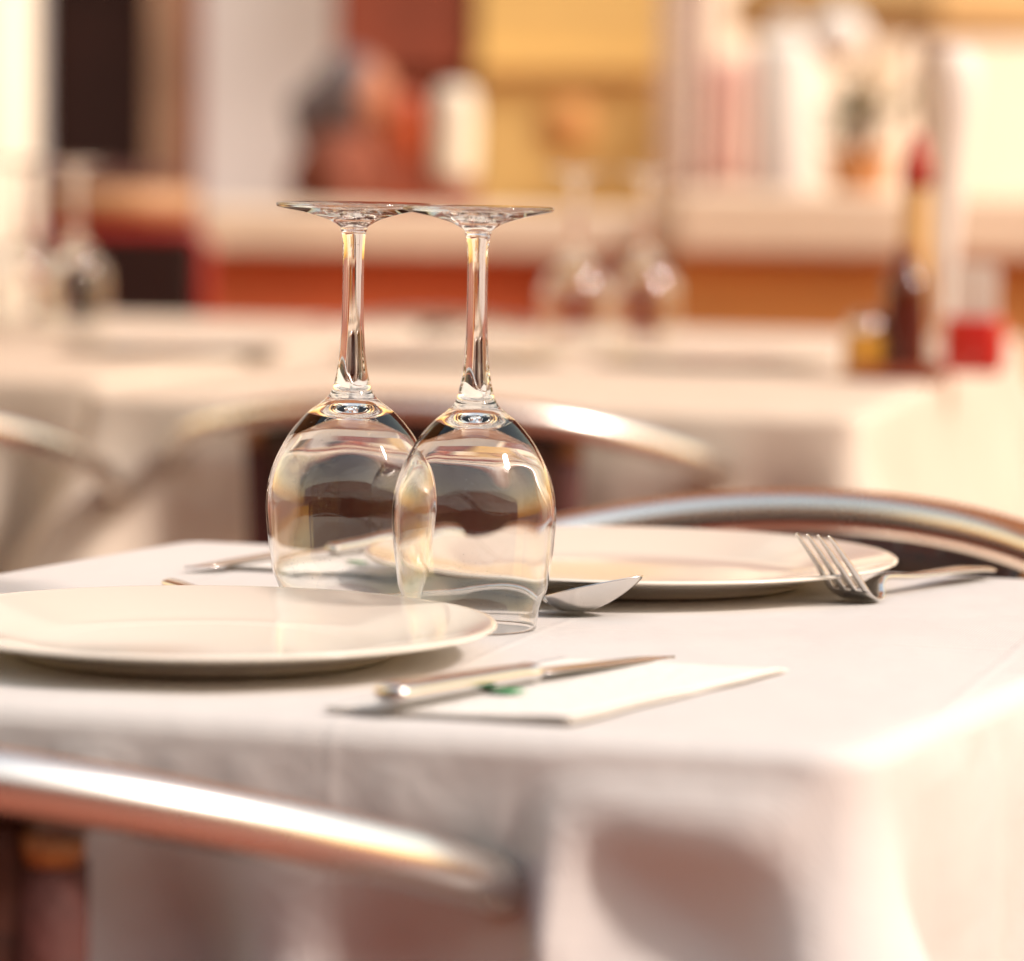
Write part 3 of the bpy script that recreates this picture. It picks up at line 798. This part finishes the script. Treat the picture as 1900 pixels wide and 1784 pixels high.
# cream column at the left edge
cl = empty('column', label='pale cream column at the left edge beside the dark doorway', cat='column')
pa, pb = atd(-110, 300, 9.0), atd(52, 300, 9.0)
cxm, rad = (pa.x + pb.x) / 2, (pb.x - pa.x) / 2
bm = bmesh.new(); lathe(bm, [(0, 0), (rad * 1.25, 0), (rad * 1.25, 0.15), (rad * 1.02, 0.2), (rad, 0.22), (rad * 0.96, 3.2), (0, 3.2)], 40); build('shaft', bm, M['cream'], cl, loc=(cxm, 9.1, 0))
bxo('capital', (cxm - rad * 1.3, cxm + rad * 1.3, 9.1 - rad * 1.3, 9.1 + rad * 1.3, 3.201, 3.4), M['cream'], cl)

# pale house with a dark doorway
D = 15.0
hs = empty('plaster_house', label='pale plaster house with a dark open doorway and tan door', cat='building')
xa, xb, xc, xd = atd(-700, 100, D).x, atd(60, 100, D).x, atd(372, 100, D).x, atd(1100, 100, D).x
bm = bmesh.new(); box(bm, xa - 8, xb, D, D + 0.4, 0, 10); box(bm, xc, xd, D, D + 0.4, 0, 10); box(bm, xb + 0.001, xc - 0.001, D, D + 0.4, 2.3, 10); build('wall', bm, M['pale'], hs, smooth=False)
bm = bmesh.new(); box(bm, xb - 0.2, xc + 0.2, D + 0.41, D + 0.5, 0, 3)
build('doorway_shade', bm, M['dark'], hs, smooth=False)  # flat dark sheet: the doorway's inner shade put into its colour
xe = atd(272, 100, D).x
dr = bxo('door', (xe, xc - 0.05, D + 0.12, D + 0.17, 0.02, 2.28), M['door'], hs)
bxo('door_frame', (xc - 0.048, xc - 0.002, D - 0.02, D + 0.3, 0, 2.29), M['brown'], hs)

# brown house over an open arcade, right of the pale one; its upper storeys stand above the picture
ah = empty('arcade_house', label='brown house on open arcade posts behind the kiosks', cat='building')
bxo('upper_wall', (0.40, 7.2, 14.3, 14.8, 2.7, 10), M['brown'], ah)
for px_ in (0.55, 4.2, 7.05): bxo('arcade_post', (px_ - 0.14, px_ + 0.14, 14.4, 14.7, 0, 2.699), M['cream'], ah, bevel=0.01)
for px_ in (1.6, 3.4, 5.2): bxo('window', (px_ - 0.45, px_ + 0.45, 14.25, 14.297, 4.0, 5.6), M['dark'], ah)

# red-brown shutters and the ochre kiosk
bk = empty('wooden_kiosk', label='red brown wooden kiosk front beside the ochre one', cat='kiosk', group='kiosks across the lane')
x0, x1 = atd(622, 100, 13).x, atd(884, 100, 13).x
bxo('panel', (x0, x1, 13.0, 13.5, 0, 2.5), M['brown'], bk)
bxo('shutter', (x0 + 0.02, x1 - 0.02, 12.93, 12.998, atd(700, 130, 13).z, 2.2), M['brown'], bk)
ok = empty('painted_kiosk', label='ochre yellow kiosk front with a round orange emblem', cat='kiosk', group='kiosks across the lane')
x0, x1 = atd(887, 100, 13).x, atd(1228, 100, 13).x
bxo('panel', (x0, x1, 12.9, 13.5, 0, 2.5), M['ochre'], ok)
zc = atd(1050, 128, 12.9).z
bxo('ledge', (x0 - 0.01, x1 + 0.01, 12.84, 12.898, zc - 0.02, zc + 0.03), M['ochre'], ok, bevel=0.006)
ce = atd(1052, 228, 12.88)
bm = bmesh.new(); lathe(bm, [(0, 0), (0.085, 0), (0.09, 0.01), (0.088, 0.018), (0, 0.018)], 32)
em = build('emblem', bm, M['orange'], ok); em.rotation_euler = (PI / 2, 0, 0); em.location = (ce.x, 12.898, ce.z)

# things on the low wall
def wall_z(): return atd(800, 388, 8).z + 0.001
def lantern(u, hw, vt, vb, label, m, group, y=8.17):
    p = atd(u, vb, y); zt = atd(u, vt, y).z; zw = wall_z()
    o = empty('lantern', (p.x, y, zw), 0, label=label, cat='lantern', group=group)
    zb = max(p.z - zw, 0.02); hw *= y / F
    bm = bmesh.new(); box(bm, -hw * 1.05, hw * 1.05, -hw * 1.05, hw * 1.05, 0, zb - 0.001); build('base', bm, M['brown'], o, smooth=False, bevel=0.004)
    bm = bmesh.new(); lathe(bm, smoothprof([(0, zb), (hw * 0.8, zb), (hw * 0.95, zb + 0.03), (hw, (zb + zt - zw) / 2), (hw * 0.95, zt - zw - 0.03), (hw * 0.6, zt - zw), (0, zt - zw)], 4), 24); build('shade', bm, m, o)
    return o
lantern(842, 42, 160, 335, 'cream lantern shade on a brown base on the low wall', M['cream'], 'lanterns on the low wall')
lantern(752, 34, 172, 300, 'orange red lantern on a brown base on the low wall', M['redor'], 'lanterns on the low wall')

# rose coloured hangings on a slim post
ph_ = empty('fabric_stand', label='slim plum post hung with rose and blush fabric', cat='stand')
Dp = 11.5
x = atd(1305, 200, Dp).x; zt = 2.3
bm = bmesh.new(); tube(bm, [(x, Dp, 0), (x, Dp, zt)], 0.014, 12); tube(bm, [(x - 0.16, Dp + 0.03, 1.55), (x + 0.18, Dp + 0.03, 1.55)], 0.008, 8); build('post', bm, M['plum'], ph_)
rb = random.Random(9); glint_bead0 = None  # steel beads added to catch the sun as blurred glints
for i in range(5):
    for j in range(16):
        q = atd(1236 + i * 13 + rb.uniform(-3, 3), -60 + j * 27 + rb.uniform(-8, 8), Dp - 0.08)
        if glint_bead0 is None:
            bm = bmesh.new(); lathe(bm, smoothprof([(0, -0.0075), (0.0065, -0.004), (0.0075, 0), (0.0065, 0.004), (0, 0.0075)], 3), 16); glint_bead = glint_bead0 = build('glint_bead', bm, M['steel'], ph_)
        else:
            glint_bead = glint_bead0.copy(); COL.objects.link(glint_bead); glint_bead.parent = ph_
        glint_bead.location = q; glint_bead.scale = [rb.uniform(0.7, 1.2)] * 3
def drape(name, u0, u1, vt, vb, d, m, parent, amp=0.02, seed=0):
    a, b = atd(u0, vt, d), atd(u1, vt, d); zb = atd(u0, vb, d).z
    bm = bmesh.new(); g = []
    for i in range(37):
        f = i / 36; row = []
        for j in range(9):
            k = j / 8
            row.append(bm.verts.new((a.x + (b.x - a.x) * f, d + amp * math.sin(f * 19 + seed) * (0.5 + 0.5 * k), a.z + (zb - a.z) * k)))
        g.append(row)
    for i in range(36):
        for j in range(8): bm.faces.new((g[i][j], g[i + 1][j], g[i + 1][j + 1], g[i][j + 1]))
    return raw(name, bm, m, parent, solid=0.004)
drape('blush_cloth', 1228, 1297, -80, 362, Dp + 0.05, M['blush'], ph_, 0.008, 1)
drape('rose_cloth', 1313, 1396, 105, 345, Dp + 0.05, M['rose'], ph_, 0.008, 2)

wp = empty('white_post', label='broad white painted post right of the rose fabric', cat='post')
x0, x1 = atd(1400, 200, 11).x, atd(1522, 200, 11).x
bm = bmesh.new(); lathe(bm, [(0, 0), ((x1 - x0) / 2, 0), ((x1 - x0) / 2, 1.30), ((x1 - x0) / 2.2, 1.33), (0, 1.33)], 32); build('shaft', bm, M['white'], wp, loc=((x0 + x1) / 2, 11.1, 0))
bm = bmesh.new(); lathe(bm, smoothprof([(0, 1.331), (0.05, 1.331), (0.04, 1.35), (0.055, 1.37), (0, 1.40)], 3), 24); build('finial', bm, M['white'], wp, loc=((x0 + x1) / 2, 11.1, 0))

gl = empty('highlight_globe', label='cream globe standing in for a blurred highlight above the potted plant', cat='highlight stand-in')  # pale globe added in place of a blurred highlight, gives no light
p = atd(1556, 72, 9.5)
bm = bmesh.new(); lathe(bm, smoothprof([(0, -0.05), (0.05, -0.045), (0.075, 0), (0.058, 0.05), (0, 0.075)], 5), 24); build('globe', bm, M['white'], gl, loc=p)
bm = bmesh.new(); tube(bm, [(p.x, 9.5, 0), (p.x, 9.5, p.z - 0.051)], 0.008, 10); build('pole', bm, M['cream'], gl)

# potted plant standing on the ochre wall
p = atd(1592, 356, 7.86); zw = atd(1450, 356, 7.7).z + 0.001
pt = empty('potted_plant', (p.x, 7.86, zw), label='small plant with cream flowers in an orange clay pot on the ochre wall', cat='potted plant')
bm = bmesh.new(); lathe(bm, smoothprof([(0, 0), (0.052, 0), (0.058, 0.02), (0.072, 0.075), (0.076, 0.078), (0.076, 0.088), (0.068, 0.088), (0.066, 0.07), (0, 0.065)], 3), 32); build('pot', bm, M['pot'], pt)
rnd = random.Random(4)
bs, bl, bf = bmesh.new(), bmesh.new(), bmesh.new()
for i in range(34):
    a = rnd.uniform(0, 2 * PI); tilt = rnd.uniform(0.1, 0.85); hgt = rnd.uniform(0.07, 0.24)
    tip = Vector((math.cos(a) * tilt * 0.13, math.sin(a) * tilt * 0.13, 0.07 + hgt))
    tube(bs, [(math.cos(a) * 0.02, math.sin(a) * 0.02, 0.068), tip * 0.6 + Vector((0, 0, 0.03)), tip], [0.0025, 0.002, 0.0012], 5)
    tgt = bf if hgt > 0.15 else bl
    for k in range(5):
        c = tip + Vector((rnd.uniform(-.02, .02), rnd.uniform(-.02, .02), rnd.uniform(-.03, .01)))
        d1 = Vector((rnd.uniform(-1, 1), rnd.uniform(-1, 1), rnd.uniform(-.3, 1))).normalized() * rnd.uniform(.014, .026); d2 = d1.cross(Vector((rnd.uniform(-1, 1), rnd.uniform(-1, 1), 1))).normalized() * .009
        vs = [tgt.verts.new(c - d1), tgt.verts.new(c + d2), tgt.verts.new(c + d1), tgt.verts.new(c - d2)]; tgt.faces.new(vs)
raw('stems', bs, M['twig'], pt); raw('leaves', bl, M['leaf'], pt); raw('flowers', bf, M['petal'], pt)

# open tan parasol
pr = empty('parasol', (atd(1704, 150, 12.5).x, 12.5, 0), label='open tan parasol on a brown pole behind the vase', cat='parasol')
bm = bmesh.new(); tube(bm, [(0, 0, 0), (0, 0, 1.86)], 0.018, 12); build('pole', bm, M['twig'], pr)
bm = bmesh.new(); lathe(bm, [(0.0, 1.92), (0.25, 1.80), (0.62, 1.52), (0.62, 1.40)], 8); build('canopy', bm, M['canvas'], pr, smooth=False, solid=0.006)
bm = bmesh.new(); lathe(bm, [(0, 0), (0.25, 0), (0.25, 0.05), (0.05, 0.09), (0.018, 0.2), (0, 0.2)], 24); build('base', bm, M['darkmetal'], pr)

# sunlit house far behind on the right
fh = empty('far_house', (6.0, 30, 0), R(38), label='pale cream house far behind the right hand tables', cat='building')
bm = bmesh.new(); box(bm, -9, 12, 0, 0.5, 0, 9); build('wall', bm, M['cream'], fh, smooth=False)
bxo('cornice', (-9.05, 12.05, -0.25, -0.003, 8.4, 8.8), M['cream'], fh)

# unseen brown parasol added over the middle table for reflections in metal and glass
bp_ = empty('parasol', (-1.25, 4.5, 0), label='unseen tan brown canvas parasol added over the middle table for reflections', cat='parasol')
bm = bmesh.new(); tube(bm, [(0, 0, 0), (0, 0, 2.95)], 0.024, 12); build('pole', bm, M['twig'], bp_)
bm = bmesh.new(); ap = bm.verts.new((0.2, -0.15, 3.0)); q4 = [bm.verts.new(p) for p in ((-1.7, -1.9, 2.5), (2.1, -1.9, 2.5), (2.1, 1.6, 2.5), (-1.7, 1.6, 2.5))]; q5 = [bm.verts.new((v.co.x, v.co.y, 2.32)) for v in q4]
for i in range(4):
    j = (i + 1) % 4; bm.faces.new((ap, q4[i], q4[j])); bm.faces.new((q4[i], q5[i], q5[j], q4[j]))
build('canopy', bm, M['browncanvas'], bp_, smooth=False, solid=0.004)
bm = bmesh.new(); lathe(bm, [(0, 0), (0.26, 0), (0.26, 0.05), (0.05, 0.09), (0.03, 0.2), (0, 0.2)], 24); build('base', bm, M['darkmetal'], bp_)

# ------------------------------------------------------------------ the seated person
pe = empty('person', label='person with dark grey hair in brown clothes sitting beyond the low wall', cat='person')
def skin(name, joints, edges, m, root, parent=None, sub=2):
    me = bpy.data.meshes.new(name); me.from_pydata([j[0] for j in joints], edges, []); o = bpy.data.objects.new(name, me); COL.objects.link(o)
    me.materials.append(m); o.parent = parent
    md = o.modifiers.new('skin', 'SKIN'); md.use_smooth_shade = True
    for i, j in enumerate(joints):
        rr = j[1] if isinstance(j[1], tuple) else (j[1], j[1])
        me.skin_vertices[0].data[i].radius = rr; me.skin_vertices[0].data[i].use_root = (i == root)
    s = o.modifiers.new('sub', 'SUBSURF'); s.levels = sub; s.render_levels = sub
    return o
hx, hy, hz = hd.x, 10.0, atd(640, 185, 10).z      # head centre
hx = atd(656, 185, 10).x
# sits facing +x: hips below the head, knees forward
J = [((hx - 0.03, hy, 0.50), (0.14, 0.17)), ((hx - 0.05, hy, 0.68), (0.12, 0.15)), ((hx - 0.04, hy, 0.86), (0.13, 0.18)), ((hx - 0.03, hy, 0.955), (0.09, 0.15)), ((hx - 0.01, hy, 1.02), 0.055), ((hx + 0.005, hy, 1.07), 0.055),
     ((hx - 0.03, hy - 0.19, 0.94), 0.062), ((hx + 0.0, hy - 0.23, 0.70), 0.048), ((hx + 0.24, hy - 0.20, 0.66), 0.036), ((hx + 0.31, hy - 0.19, 0.67), 0.026),
     ((hx - 0.03, hy + 0.19, 0.94), 0.062), ((hx + 0.0, hy + 0.23, 0.70), 0.048), ((hx + 0.24, hy + 0.20, 0.66), 0.036), ((hx + 0.31, hy + 0.19, 0.67), 0.026),
     ((hx + 0.02, hy - 0.10, 0.50), 0.09), ((hx + 0.42, hy - 0.11, 0.50), 0.068), ((hx + 0.42, hy - 0.11, 0.10), 0.045), ((hx + 0.55, hy - 0.11, 0.045), 0.038),
     ((hx + 0.02, hy + 0.10, 0.50), 0.09), ((hx + 0.42, hy + 0.11, 0.50), 0.068), ((hx + 0.42, hy + 0.11, 0.10), 0.045), ((hx + 0.55, hy + 0.11, 0.045), 0.038)]
Ed = [(0, 1), (1, 2), (2, 3), (3, 4), (4, 5), (3, 6), (6, 7), (7, 8), (8, 9), (3, 10), (10, 11), (11, 12), (12, 13), (0, 14), (14, 15), (15, 16), (16, 17), (0, 18), (18, 19), (19, 20), (20, 21)]
skin('body', J, Ed, M['shirt'], 0, pe)
bm = bmesh.new(); bmesh.ops.create_uvsphere(bm, u_segments=28, v_segments=20, radius=1)
for v in bm.verts:
    x, y, z = v.co
    v.co = Vector((x * 0.098 * (1 + 0.06 * z), y * 0.076, z * 0.118 - (0.012 * x if z < 0 else 0)))
    if z < -0.35: v.co.x *= 0.86; v.co.y *= 0.85
    # nose, brow, chin on the +x side
    v.co.x += 0.022 * gau(y, 0.16) * gau(z + 0.18, 0.16) * (x > 0.6) + 0.008 * gau(z + 0.62, 0.15) * (x > 0.5) * gau(y, 0.4) - 0.008 * (x > 0.6) * gau(z - 0.02, 0.10) * gau(abs(y) - 0.4, 0.18)
hdm = build('head', bm, M['skin'], pe, sub=1, loc=(hx + 0.012, hy, hz))
bm = bmesh.new(); bmesh.ops.create_uvsphere(bm, u_segments=28, v_segments=20, radius=1)
bmesh.ops.delete(bm, geom=[v for v in bm.verts if v.co.x > 0.42 and v.co.z < 0.62], context='VERTS')
for v in bm.verts:
    x, y, z = v.co; v.co = Vector((x * 0.104, y * 0.084, z * 0.122))
    if z < -0.1: v.co.x -= 0.02 * (-z); v.co.z *= 1.25
build('hair', bm, M['hair'], pe, loc=(hx - 0.006, hy, hz + 0.006), solid=0.012)
bm = bmesh.new(); tube(bm, [(hx - 0.09, hy, hz + 0.03), (hx - 0.125, hy, hz - 0.02), (hx - 0.115, hy, hz - 0.10), (hx - 0.085, hy, hz - 0.19)], [0.035, 0.05, 0.040, 0.012], 12); build('ponytail', bm, M['hair'], pe)

for o in bpy.data.objects:
    if o.name.split('.')[0] in ('tablecloth', 'dinner_plate', 'sheet') and o.type == 'MESH':
        try: o.cycles.is_caustics_receiver = True
        except Exception: pass
